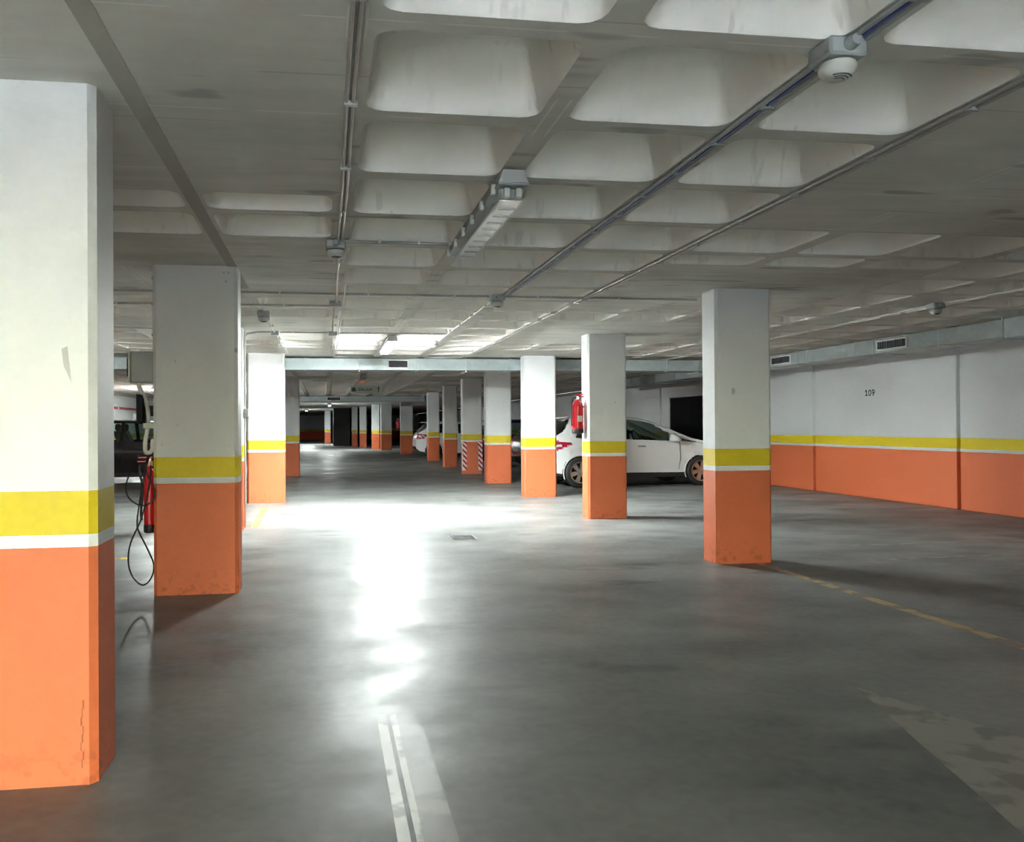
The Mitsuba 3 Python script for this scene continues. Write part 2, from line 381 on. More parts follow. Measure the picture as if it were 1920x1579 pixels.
# hazard stripes on the corners of the striped column
cx0, cx1, cy, cd, _ = COLS[9]
hk = CK[9]
for side, (xa, xb) in (('a', (cx0 - .004, cx0 + .11)), ('b', (cx1 - .11, cx1 + .004))):
    put(hk + '__hazard_panel', cat_([box(xa, xb, cy - .004, cy, .10, .87), box(xa if side == 'a' else xb - .004, xa + .004 if side == 'a' else xb, cy - .004, cy + .11, .10, .87)]), 'mat_stripe_white')
    for n in range(6):
        z = .10 + n * .135
        q = [(xa, z + .115), (xb, z), (xb, z + .06), (xa, z + .175)]
        v = [(x, cy - .008, min(zz, .87)) for x, zz in q] + [(x, cy - .004, min(zz, .87)) for x, zz in q]
        m = trimesh.convex.convex_hull(np.array(v))
        put(hk + '__hazard_stripe', m, 'mat_stripe_red')

# ------------------------------------------------------------------ light fixtures
def fixture(x, y0, y1, lit, label, group='fluorescent ceiling lamps', power=LIT, tint=COOL, detail=True):
    k = thing('fluorescent_lamp', label, 'ceiling lamp', group)
    zt = H - .02
    def tray(za, zb, wa, wb, ya, yb):
        return trimesh.convex.convex_hull(np.array([(x + s * w, yy, z) for s in (-1, 1) for w, z in ((wa, za), (wb, zb)) for yy in (ya, yb)]))
    put(k + '__housing', cat_([tray(zt, zt - .062, .052, .072, y0, y1), box(x - .03, x + .03, y0 + .3, y0 + .36, zt, H), box(x - .03, x + .03, y1 - .36, y1 - .3, zt, H)]), 'mat_grey_plastic')
    put(k + '__rim', box(x - .076, x + .076, y0 - .006, y1 + .006, zt - .074, zt - .060, .004), 'mat_grey_plastic')
    if lit:
        m = tray(zt - .075, zt - .116, .068, .056, y0 + .01, y1 - .01)
        key = put(k + '__diffuser', m, 'mat_tube_off')
        scene[key]['emitter'] = {'type': 'area', 'radiance': rgb([power * t for t in tint])}
        return k
    put(k + '__reflector', box(x - .054, x + .054, y0 + .09, y1 - .20, zt - .128, zt - .120), 'mat_tray')
    if detail:
        for s in (-1, 1): put(k + '__lamp_holder', box(x + s * .028 - .014, x + s * .028 + .014, y0 + .014, y0 + .05, zt - .128, zt - .082, .003), 'mat_label')
        put(k + '__end_plate', box(x - .058, x + .058, y0 + .05, y0 + .085, zt - .125, zt - .078, .003), 'mat_grey_plastic')
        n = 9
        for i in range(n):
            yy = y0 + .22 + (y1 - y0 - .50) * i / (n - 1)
            put(k + '__reflection_bar', box(x - .030, x + .052, yy - .012, yy + .012, zt - .134, zt - .128, .002), 'mat_grey_plastic')  # grey bars imitate the dark bands reflected in the white tray
        for i in range(6):
            yy = y0 + .1 + (y1 - y0 - .2) * i / 5
            put(k + '__clip', box(x - .092, x - .070, yy - .012, yy + .012, zt - .095, zt - .045, .004), 'mat_pale_plastic')
    # clear cover: four thin walls and a bottom
    a, b, w0, w1, z0, z1 = y0 + .004, y1 - .004, .070, .056, zt - .074, zt - .140
    v = np.array([(x - w0, a, z0), (x + w0, a, z0), (x + w0, b, z0), (x - w0, b, z0), (x - w1, a + .012, z1), (x + w1, a + .012, z1), (x + w1, b - .012, z1), (x - w1, b - .012, z1)])
    f = [(4, 6, 5), (4, 7, 6), (0, 5, 1), (0, 4, 5), (1, 6, 2), (1, 5, 6), (2, 7, 3), (2, 6, 7), (3, 4, 0), (3, 7, 4)]
    put(k + '__cover', trimesh.Trimesh(v, f, process=False), 'mat_clear')
    return k
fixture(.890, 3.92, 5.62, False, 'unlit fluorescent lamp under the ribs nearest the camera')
fixture(.90, 11.35, 12.95, True, 'glaring lit lamp over the middle of the aisle before the cross duct')
fixture(.90, 19.9, 21.5, False, 'unlit lamp with a pale cover just past the cross duct, above the hanging sign', detail=False)
fixture(-5.0, 26.0, 27.6, True, 'added lit lamp over the left bays to brighten the distant wall, hidden behind the second column', power=LIT * .8)  # added lamp, out of sight, to lighten the left wall
fixture(.24, 45.2, 46.8, True, 'lit lamp far down the aisle before the glowing far column', power=LIT * .3)
fixture(-1.3, 60, 61.6, True, 'farthest lit lamp at the end of the aisle', power=LIT * .5)

# ------------------------------------------------------------------ conduits
def clip_at(p, w, along='y', bsdf='mat_pale_plastic'):
    x, y, z = p
    return box(x - w, x + w, y - .009, y + .009, z - .014, H - .001, .002) if along == 'y' else box(x - .009, x + .009, y - w, y + w, z - .014, H - .001, .002)
def conduit_run(label, tubes, clips, cables=(), along='y', group='conduits under the ceiling', cw=.03, bsdf='mat_conduit', clip='mat_pale_plastic'):
    k = thing('conduit_run', label, 'conduit', group)
    for path, r in tubes: put(k + '__tube', tube(path, r, 8), bsdf, 40)
    for path, r in cables: part_label(put(k + '__cable', tube(path, r, 8), 'mat_blue_cable', 40), 'blue cable')
    for p in clips: put(k + '__clip', clip_at(p, cw, along), clip)
    return k
Z = H - .014
def yrange(a, b, st): return np.arange(a, b, st)
def line(x, a, b, z=Z, sag=0.0):
    ys = np.linspace(a, b, 12); return [(x + .004 * math.sin(y * 1.7), y, z + .003 * math.sin(y * 2.3 + x)) for y in ys]
conduit_run('pair of grey conduits along the rib left of the nearest unlit lamp', [(line(.090, 1.2, 5.58), .009), (line(.114, 1.2, 5.58), .009)], [(.102, y, Z) for y in yrange(1.6, 5.5, .8)], cw=.026, clip='mat_conduit')
conduit_run('bright conduit running on from the detector left of the aisle towards the lit lamp', [(line(.110, 5.76, 8.36), .010), (line(.110, 8.49, 11.05), .010), (line(.180, 7.3, 14.4), .008), (line(.105, 11.19, 14.4), .009)], [(.115, y, Z) for y in yrange(6.3, 14.3, .8)], cw=.026, bsdf='mat_white_conduit')
conduit_run('pale conduits with blue cable carrying the big round detector', [(line(1.660, 1.2, 2.455), .010), (line(1.705, 1.2, 2.455), .010), (line(1.660, 2.605, 7.74), .010), (line(1.705, 2.605, 7.74), .010)], [(1.682, y, Z) for y in yrange(1.35, 7.7, .42)], [(line(1.681, 1.2, 2.455, Z - .002), .006), (line(1.681, 2.605, 7.74, Z - .002), .006)], cw=.030, clip='mat_grey_plastic', bsdf='mat_grey_plastic')
conduit_run('white conduit from the second aisle detector to the duct', [(line(1.615, 7.95, 12.1), .010), (line(1.60, 12.3, 14.55), .010)], [(1.61, y, Z) for y in yrange(8.4, 14.4, .8)], cw=.024, bsdf='mat_white_conduit')
conduit_run('pair of dark conduits along the solid head on the right', [(line(2.462, 1.2, 8.2), .010), (line(2.500, 1.2, 8.2), .010)], [(2.481, y, Z) for y in yrange(1.7, 8.1, .62)], cw=.028, clip='mat_grey_plastic')
conduit_run('pair of conduits coloured white as under lamp light, running from the cross conduits to the duct on the right', [(line(2.47, 8.4, 14.5), .011), (line(2.43, 10.2, 14.5), .009)], [(2.455, y, Z) for y in yrange(8.9, 14.4, .62)], cw=.034, bsdf='mat_white_conduit')  # the dark pair carried on in white, lamp light put into the colour
conduit_run('thin conduit near the right wall with a detector at its end', [([(6.21, 7.97, Z), (6.3, 10, Z), (6.3, 14.5, Z - .004), (6.3, 14.95, Z - .008)], .010), ([(6.27, 5.0, Z), (6.33, 6.5, Z), (6.24, 7.79, Z)], .008)], [(6.29, y, Z) for y in yrange(8.5, 14.5, .9)], cw=.02, bsdf='mat_white_conduit')
conduit_run('conduit between two small boxes along the rib over the left columns', [(line(-.635, 9.30, 11.06), .010), (line(-.635, 11.19, 14.3), .010), (line(-.60, 11.19, 14.3), .008)], [(-.63, y, Z) for y in yrange(9.7, 14.2, .7)], cw=.024, bsdf='mat_white_conduit')
def xline(y, a, b, z=Z): return [(x, y + .006 * math.sin(x * 2), z) for x in np.linspace(a, b, 10)]
conduit_run('short cross conduit from the left detector to the nearest unlit lamp', [(xline(5.585, .14, .82, Z - .006), .011), (xline(5.615, .14, .82, Z), .009)], [(.36, 5.6, Z), (.62, 5.6, Z)], along='x', cw=.028)
conduit_run('dark cross conduit spanning the aisle, nearer of the two', [(xline(7.84, -6.6, 1.53), .010), (xline(7.84, 1.69, 3.6), .010)], [(x, 7.84, Z) for x in yrange(-6, 3.5, .8)], along='x', cw=.018)
conduit_run('dark cross conduit left of the aisle, farther of the two', [(xline(8.63, -6.6, .1), .010)], [(x, 8.63, Z) for x in yrange(-6, .1, .8)], along='x', cw=.018)
conduit_run('cross conduit beside the glaring lamp', [([(-1.0, 11.0, 2.40), (-.98, 11.1, Z - .02), (-.85, 11.1, Z)] + xline(11.1, -.80, -.69), .009), (xline(11.1, -.57, .04), .009), (xline(11.1, .17, 1.6), .009)], [(x, 11.1, Z) for x in yrange(-.4, 1.5, .6)], along='x', cw=.018)
conduit_run('pale conduit over the left bays by the grey box', [([(-6.4, 9.2, Z), (-3.6, 10.2, Z), (-2.6, 10.5, Z - .02), (-1.9, 10.6, Z - .03)], .011)], [(-3.6, 10.2, Z)], along='x', cw=.02, bsdf='mat_white_conduit')

# ------------------------------------------------------------------ detectors and small boxes
def detector(x, y, label, ry=0.0, sc=1.0):
    k = thing('gas_detector', label, 'detector', 'round ceiling detectors')
    w = .066 * sc
    put(k + '__base', cat_([box(x - w, x + w, y - w, y + w, H - .062 * sc, H - .002, .008), moved(lathe([(0, -.03), (.018, -.03), (.022, -.01), (.022, .03), (0, .03)], 12, 'y'), x, y - w - .01, H - .03), moved(lathe([(0, -.03), (.018, -.03), (.022, -.01), (.022, .03), (0, .03)], 12, 'y'), x, y + w + .01, H - .03)]), 'mat_grey_plastic', 30)
    zb = H - .062 * sc
    r = .060 * sc
    put(k + '__cap', moved(lathe([(0, -.056 * sc), (.022 * sc, -.0555 * sc), (.040 * sc, -.050 * sc), (r * .95, -.034 * sc), (r, -.018 * sc), (r * .94, -.006 * sc), (r * .7, 0), (0, 0)], 28), x, y, zb), 'mat_pale_plastic', 40)
    if sc > .9:
        for i, rr in enumerate((.018, .029, .040)):
            a = np.linspace(-2.5, -.6, 9)
            put(k + '__vent_slot', tube([(x + rr * math.cos(t), y + rr * math.sin(t), zb - (.0572 - rr * rr * 4.2) * sc) for t in a], .0028, 5), 'mat_grille')
    return k
detector(1.650, 2.53, 'big round detector on the pale conduits with blue cable, nearest the camera')
detector(.075, 5.66, 'square based round detector on the rib left of the nearest unlit lamp', sc=.99)
detector(1.609, 7.84, 'round detector where the pale conduits meet the cross conduit')
detector(6.21, 7.88, 'small detector at the conduit end near the right wall')
detector(-.639, 9.20, 'round detector in front of the glaring lit left column')
detector(1.56, 12.18, 'overlit small detector beside the glaring lamp', sc=.85)
def jbox(x, y, z, label, w=.05, d=.05, h=.05):
    k = thing('junction_box', label, 'junction box', 'small junction boxes')
    put(k + '__box', box(x - w, x + w, y - d, y + d, z - h, z + .0, .006), 'mat_grey_plastic')
    put(k + '__lid', box(x - w * .9, x + w * .9, y - d * .9, y + d * .9, z - h - .008, z - h, .003), 'mat_pale_plastic')
jbox(.106, 8.42, H, 'junction box on the conduit left of the aisle between the cross conduits', .06, .05)
jbox(.106, 11.12, H, 'junction box on the cross conduit beside the glaring lamp', .055, .05)
jbox(-.63, 11.12, H, 'junction box over the left columns near the glaring lamp', .05, .05)

# ------------------------------------------------------------------ air ducts
def duct_x(x0, x1, y0, dep, z0, z1, joints, grilles, label, hang):
    k = thing('air_duct', label, 'air duct')
    e = [x0] + list(joints) + [x1]
    for a, b in zip(e[:-1], e[1:]): put(k + '__section', box(a + .004, b - .004, y0, y0 + dep, z0, z1, .004), 'mat_galvanised')
    for a in joints: put(k + '__flange', box(a - .012, a + .012, y0 - .012, y0 + dep + .012, z0 - .012, z1 + .012), 'mat_galvanised')
    for gx0, gx1, gz0, gz1 in grilles:
        g = put(k + '__grille', cat_([box(gx0, gx1, y0 - .014, y0, gz0, gz0 + .02), box(gx0, gx1, y0 - .014, y0, gz1 - .02, gz1), box(gx0, gx0 + .02, y0 - .014, y0, gz0 + .02, gz1 - .02), box(gx1 - .02, gx1, y0 - .014, y0, gz0 + .02, gz1 - .02)]), 'mat_label')
        put(g + '__opening', box(gx0 + .02, gx1 - .02, y0 - .003, y0 - .001, gz0 + .02, gz1 - .02), 'mat_grille')  # dark plate on the closed duct face, coloured like its shaded inside
        for n in range(5):
            z = gz0 + .03 + (gz1 - gz0 - .06) * n / 4
            put(g + '__slat', box(gx0 + .02, gx1 - .02, y0 - .011, y0 - .004, z - .003, z + .003), 'mat_dark')
    for a in hang: put(k + '__hanger', cat_([tube([(a, y0 - .018, z0 - .02), (a, y0 - .018, H)], .004, 6), box(a - .014, a + .014, y0 - .03, y0 + dep, z0 - .03, z0 - .012)]), 'mat_white_conduit')
duct_x(-6.9, 7.86, 15.0, .45, 2.262, 2.468, (-4.9, -2.9, -.35, 1.62, 3.3, 5.1, 6.3), [(1.10, 1.47, 2.292, 2.446)], 'galvanised duct crossing the aisle behind the glaring lit columns', (-1.5, .6, 2.5, 5.42, 6.9))
duct_x(-1.0, 3.98, 34.0, .45, 2.265, 2.475, (.9, 2.3, 3.2), [(.075, .62, 2.30, 2.45)], 'second cross duct deep in the dark part of the aisle', (.7, 1.2, 2.9))
def duct_y(x0, x1, runs, grilles, hang, label):
    k = thing('air_duct', label, 'air duct')
    for a, b, z0, z1 in runs:
        put(k + '__section', box(x0, x1, a + .004, b - .004, z0, z1, .004), 'mat_galvanised')
        put(k + '__flange', box(x0 - .012, x1, b - .012, b + .012, z0 - .012, z1 + .012), 'mat_galvanised')
    for a, b, z0, z1 in grilles:
        X = x0
        g = put(k + '__grille', cat_([box(X - .014, X, a, b, z0, z0 + .02), box(X - .014, X, a, b, z1 - .02, z1), box(X - .014, X, a, a + .02, z0 + .02, z1 - .02), box(X - .014, X, b - .02, b, z0 + .02, z1 - .02)]), 'mat_label')
        put(g + '__opening', box(X - .003, X - .001, a + .02, b - .02, z0 + .02, z1 - .02), 'mat_grille')  # thin dark plate gives the shade behind the slats
        for n in range(12):
            y = a + .03 + (b - a - .06) * n / 11
            put(g + '__slat', box(X - .011, X - .004, y - .003, y + .003, z0 + .02, z1 - .02), 'mat_dark')
    for y in hang: put(k + '__hanger', cat_([tube([(x0 - .018, y, z0_ - .02), (x0 - .018, y, H)], .004, 6) for z0_ in (2.28,)] + [box(x0 - .03, x1, y - .014, y + .014, 2.262, 2.276)]), 'mat_white_conduit')
duct_y(7.9, 8.4, [(-2, 3, 2.24, 2.49), (3, 8.92, 2.26, 2.49), (8.92, 11.3, 2.28, 2.485), (11.3, 13.3, 2.28, 2.485), (13.3, 15.6, 2.28, 2.485), (15.6, 18.4, 2.28, 2.48), (18.4, 21.2, 2.28, 2.48), (21.2, 24.0, 2.28, 2.48)],
       [(10.58, 11.22, 2.31, 2.455), (13.52, 14.16, 2.31, 2.455), (4.2, 4.85, 2.31, 2.455)], (9.95, 11.72, 13.0, 19.5, 22.0), 'galvanised duct along the top of the right wall')

# ------------------------------------------------------------------ wall number, hanging sign
digits = []
for n, ch in enumerate('109'):
    t = meshkit.text_mesh(ch, .098, .002, bold=True); c = (t.bounds[0] + t.bounds[1]) / 2
    v = np.array(t.vertices) - [c[0], t.bounds[0][1], 0]
    digits.append(trimesh.Trimesh(np.c_[X1 - v[:, 2] - .0005, 13.29 - .092 * n - v[:, 0] * 1.05, 1.735 + v[:, 1]], t.faces, process=False))
t = cat_(digits)
tag(put('bay_number', t, 'mat_ink'), 'black number 109 on the white part of the right wall', 'bay number')
k = thing('hanging_sign', 'dim hanging sign with a car symbol, letters and an arrow beyond the cross duct', 'sign')
put(k + '__panel', box(.70, 1.60, 24.0, 24.03, 2.205, 2.42, .003), 'mat_sign')
t = meshkit.text_mesh('SALIDA', .075, .002, bold=True); t.apply_translation((-t.bounds[0][0], 0, 0)); t.apply_scale((.40 / t.bounds[1][0], 1, 1))
v = np.array(t.vertices); put(k + '__lettering', trimesh.Trimesh(np.c_[.92 + v[:, 0], 23.999 - v[:, 2], 2.275 + v[:, 1]], t.faces, process=False), 'mat_sign_dark')
def flat(poly, y): # polygon in (x, z)
    p = np.array(poly); m = prism(p, 0, .002); v = np.array(m.vertices); return trimesh.Trimesh(np.c_[v[:, 0], y - v[:, 2], v[:, 1]], m.faces, process=False)
put(k + '__car_symbol', flat([(.745, 2.255), (.855, 2.255), (.862, 2.30), (.845, 2.335), (.825, 2.375), (.775, 2.375), (.755, 2.335), (.738, 2.30)], 23.999), 'mat_sign_dark')
put(k + '__arrow', cat_([flat([(1.485, 2.235), (1.51, 2.235), (1.51, 2.34), (1.485, 2.34)], 23.999), flat([(1.46, 2.335), (1.535, 2.335), (1.4975, 2.40)], 23.999)]), 'mat_sign_dark')
for x in (.8, 1.5): put(k + '__rod', tube([(x, 24.015, 2.41), (x, 24.015, H)], .004, 6), 'mat_conduit')

# ------------------------------------------------------------------ fire extinguishers
def extinguisher(x, y, z, label, r=.078, h=.44, detail=True, face=(0, -1), hx=1):
    """face: the direction, seen from the bottle, in which the wall bracket lies"""
    k = thing('fire_extinguisher', label, 'fire extinguisher', 'red fire extinguishers')
    put(k + '__foot', moved(lathe([(0, 0), (r * .9, 0), (r * 1.04, .01), (r * 1.04, .055), (r, .062), (0, .062)], 24), x, y, z), 'mat_black', 40)
    put(k + '__bottle', moved(lathe([(r * .9, .055), (r, .066), (r, h - .05), (r * .92, h - .02), (r * .7, h + .01), (r * .4, h + .028), (.02, h + .034), (.02, h + .05), (0, h + .05)], 28), x, y, z), 'mat_red', 40)
    put(k + '__valve', cat_([moved(lathe([(0, h + .045), (.024, h + .045), (.024, h + .085), (0, h + .085)], 12), x, y, z), box(x - .02, x + .012, y - .012, y + .012, z + h + .08, z + h + .105)]), 'mat_chrome')
    put(k + '__handle', cat_([box(min(x - .02 * hx, x + .085 * hx), max(x - .02 * hx, x + .085 * hx), y - .011, y + .011, z + h + .105, z + h + .118, .003), moved(trimesh.Trimesh(*(lambda m: (m.vertices, m.faces))(box(min(-.01 * hx, .09 * hx), max(-.01 * hx, .09 * hx), -.011, .011, 0, .012, .003)), process=False), x, y, z + h + .075)]), 'mat_red')
    p = spline([(x - .02, y, z + h + .07), (x - .07, y - .02, z + h + .05), (x - r - .012, y - .03, z + h - .06), (x - r - .014, y - .03, z + .2), (x - r - .012, y - .03, z + .1)], 24)
    put(k + '__hose', tube(p, .010, 8), 'mat_black', 40)
    if detail:
        a = np.linspace(-1.9, -.9, 8); rr = r + .0012
        def patch(z0, z1, a): 
            v = [(x + rr * math.cos(t), y + rr * math.sin(t), zz) for zz in (z0, z1) for t in a]; n = len(a)
            return trimesh.Trimesh(v, [q for i in range(n - 1) for q in ((i, i + 1, n + i + 1), (i, n + i + 1, n + i))], process=False)
        put(k + '__label', patch(z + .16, z + .24, a), 'mat_label', True)
    fx, fy = face
    put(k + '__bracket', box(min(x + fx * .05, x + fx * (r + .03)) - (.02 if fx == 0 else 0), max(x + fx * .05, x + fx * (r + .03)) + (.02 if fx == 0 else 0), min(y + fy * .05, y + fy * (r + .03)) - (.02 if fy == 0 else 0), max(y + fy * .05, y + fy * (r + .03)) + (.02 if fy == 0 else 0), z + h - .08, z + h - .04), 'mat_chrome')
extinguisher(3.405, 11.19, 1.155, 'red fire extinguisher on the column in front of the white car', face=(1, 0), r=.076, h=.42)
extinguisher(-1.352, 6.87, .455, 'slim red fire extinguisher behind the looping black cable on the second column', face=(1, 0), r=.044, h=.47, detail=False, hx=-1)
extinguisher(3.312, 38.95, 1.1, 'tiny red fire extinguisher on a far column in the dark', face=(1, 0), r=.085, h=.42, detail=False, hx=-1)

# ------------------------------------------------------------------ electrical box, charger and cables on the left column
k = thing('electrical_box', 'grey electrical box on the side of the second column', 'electrical box')
put(k + '__cabinet', box(-1.455, -1.287, 6.70, 6.92, 1.613, 1.848, .006), 'mat_grey_plastic')
put(k + '__door', box(-1.472, -1.456, 6.69, 6.93, 1.610, 1.851, .005), 'mat_pale_plastic')
put(k + '__handle', box(-1.484, -1.473, 6.70, 6.74, 1.66, 1.80, .003), 'mat_dark')
k = thing('conduit_run', 'white conduit down the left edge of the second column into the grey box', 'conduit', 'conduits on the second column')
put(k + '__tube', tube([(-1.300, 6.80, 1.85), (-1.302, 6.80, 2.1), (-1.299, 6.80, 2.3), (-1.30, 6.80, 2.495)], .013, 10), 'mat_white_conduit', 40)
for z in (1.98, 2.22, 2.42): put(k + '__clip', box(-1.318, -1.286, 6.78, 6.82, z - .008, z + .008, .002), 'mat_grey_plastic')
k = thing('corrugated_hose', 'white corrugated hose looping down from the grey box', 'hose')
path = spline([(-1.415, 6.78, 1.612), (-1.40, 6.78, 1.56), (-1.365, 6.78, 1.48), (-1.345, 6.78, 1.38), (-1.345, 6.78, 1.28), (-1.36, 6.78, 1.20), (-1.368, 6.78, 1.12), (-1.355, 6.78, 1.075), (-1.325, 6.78, 1.085), (-1.312, 6.78, 1.13), (-1.305, 6.78, 1.18)], 90)
put(k + '__hose', tube(path, .0155, 10), 'mat_white_conduit', 60)
put(k + '__hose_rib', cat_([tube([path[i] - (path[i + 1] - path[i]) * .3, path[i] + (path[i + 1] - path[i]) * .3], .0185, 10) for i in range(1, 88, 2)]), 'mat_white_conduit', 40)
labels[k + '__hose_rib'] = {'kind': 'stuff'}
put(k + '__collar', box(-1.378, -1.30, 6.75, 6.81, 1.262, 1.305, .004), 'mat_pale_plastic')
k = thing('charging_unit', 'black charging unit beside the corrugated hose on the second column', 'charger')
put(k + '__body', trimesh.convex.convex_hull(np.array([(-1.415, y, z) for y in (6.70, 6.89) for z in (1.30, 1.525)] + [(-1.372, y, z) for y in (6.71, 6.88) for z in (1.31, 1.49)] + [(-1.385, y, 1.52) for y in (6.72, 6.87)])), 'mat_soot')
put(k + '__mount', box(-1.372, -1.287, 6.84, 6.88, 1.36, 1.44), 'mat_dark')
k = thing('cable', 'thin black charging cable hanging in loops beside the second column', 'cable')
yc = 6.60
put(k + '__upper_loop', tube(spline([(-1.33, 6.74, 1.06), (-1.345, 6.70, 1.0), (-1.33, 6.66, .93), (-1.30, yc, .88), (-1.265, yc, .80), (-1.275, yc, .73), (-1.33, yc, .69), (-1.41, yc, .71), (-1.465, yc, .78), (-1.46, yc, .88), (-1.44, yc + .02, .93)], 60), .0058, 8), 'mat_black', 50)
put(k + '__lower_loop', tube(spline([(-1.325, 6.74, 1.06), (-1.345, 6.68, .95), (-1.37, 6.66, .80), (-1.395, 6.66, .64), (-1.40, 6.66, .52), (-1.36, 6.66, .42), (-1.31, 6.68, .30), (-1.295, 6.72, .22), (-1.30, 6.70, .155), (-1.36, 6.66, .085), (-1.43, 6.66, .14), (-1.468, 6.66, .27), (-1.445, 6.66, .42), (-1.395, 6.66, .53), (-1.345, 6.68, .70), (-1.32, 6.72, .88), (-1.318, 6.74, .98)], 110), .0058, 8), 'mat_black', 50)
k = thing('conduit_run', 'white conduit with a switch box on the bright sliver of column', 'conduit', 'conduits on the columns')
put(k + '__tube', tube([(-.990, 10.87, .02), (-.990, 10.87, 2.40), (-.985, 10.9, 2.47)], .013, 10), 'mat_white_conduit', 40)
put(k + '__switch_box', box(-1.004, -.945, 10.80, 10.94, 1.40, 1.50, .006), 'mat_pale_plastic')
k = thing('wall_pipe', 'dull red pipe along the distant wall above the dark parked car', 'pipe')
put(k + '__tube', tube([(X0 + .06, 20, 1.95), (X0 + .06, 46, 1.95)], .04, 8), 'mat_dark_red', 40)
for y in (26, 30, 34, 38): put(k + '__bracket', box(X0, X0 + .11, y - .03, y + .03, 1.90, 2.0), 'mat_conduit')
k = thing('meter_box', 'small pale box on the distant wall above the dark parked car', 'box')
put(k + '__box', box(X0, X0 + .12, 32.6, 33.4, 1.48, 1.80, .01), 'mat_pale_plastic')
put(k + '__pipe', tube([(X0 + .05, 33.0, 1.80), (X0 + .05, 33.0, 1.92)], .025, 8), 'mat_conduit')

# ------------------------------------------------------------------ floor: drain and paint
k = thing('floor_drain', 'small dark grating set in the lit floor of the aisle', 'drain')
put(k + '__frame', cat_([box(1.385, 1.682, 9.31, 9.33, 0, .005), box(1.385, 1.682, 9.665, 9.685, 0, .005), box(1.385, 1.405, 9.33, 9.665, 0, .005), box(1.662, 1.682, 9.33, 9.665, 0, .005)]), 'mat_conduit')
put(k + '__shade_plate', box(1.405, 1.662, 9.33, 9.665, 0, .001), 'mat_black')  # flat black plate stands in for the shade down the drain
for n in range(10): put(k + '__bar', box(1.412 + n * .0265, 1.424 + n * .0265, 9.33, 9.665, .001, .005), 'mat_grille')
def mark(name, poly, bsdf, label, cat, h=.0012):
    kk = key_for(name); scene[kk] = mikit.ply(prism(poly, 0, h), bsdf); return tag(kk, label, cat)
k = thing('direction_arrow', 'worn white lane marking with two bright lines at the bottom of the photo', 'road marking')
put(k + '__fill', prism([(.286, 1.5), (.40, 1.5), (.40, 3.55), (.345, 3.72), (.286, 3.72)], 0, .001), 'mat_mark_faint')
put(k + '__line', prism([(.208, 1.5), (.250, 1.5), (.256, 3.74), (.216, 3.74)], 0, .0014), 'mat_mark_white')
put(k + '__line', prism([(.268, 1.5), (.286, 1.5), (.300, 3.74), (.272, 3.70)], 0, .0014), 'mat_mark_white')
k = thing('direction_arrow', 'faded grey arrowhead on the dark floor at the lower right', 'road marking')
put(k + '__head', prism([(2.515, 3.75), (2.11, 2.30), (2.99, 2.42)], 0, .001), 'mat_mark_faint')
put(k + '__shaft', prism([(2.40, .8), (2.64, .8), (2.66, 2.375), (2.42, 2.342)], 0, .001), 'mat_mark_faint')
mark('bay_line', [(3.84, 4.2), (3.94, 4.2), (3.94, 7.24), (3.86, 7.24)], 'mat_mark_tan', 'faded tan bay line running from the foot of the column before the black door', 'road marking')
mark('bay_line', [(-.95, 11.05), (-.85, 11.05), (-.885, 13.65), (-.985, 13.65)], 'mat_mark_yellow', 'yellow floor line before the glaring lit column left of the aisle', 'road marking')
mark('bay_line', [(-2.6, 8.56), (-1.9, 8.56), (-1.9, 8.68), (-2.6, 8.68)], 'mat_mark_yellow', 'short yellow floor line glimpsed between the two nearest left columns', 'road marking')
mark('bay_line', [(5.3, 8.10), (9.0, 8.04), (9.0, 8.09), (5.3, 8.15)], 'mat_mark_faint', 'thin pale floor line to the right wall, farther of two', 'road marking')
mark('bay_line', [(4.9, 7.19), (8.9, 7.31), (8.9, 7.36), (4.9, 7.24)], 'mat_mark_faint', 'thin pale floor line to the right wall, nearer of two', 'road marking')

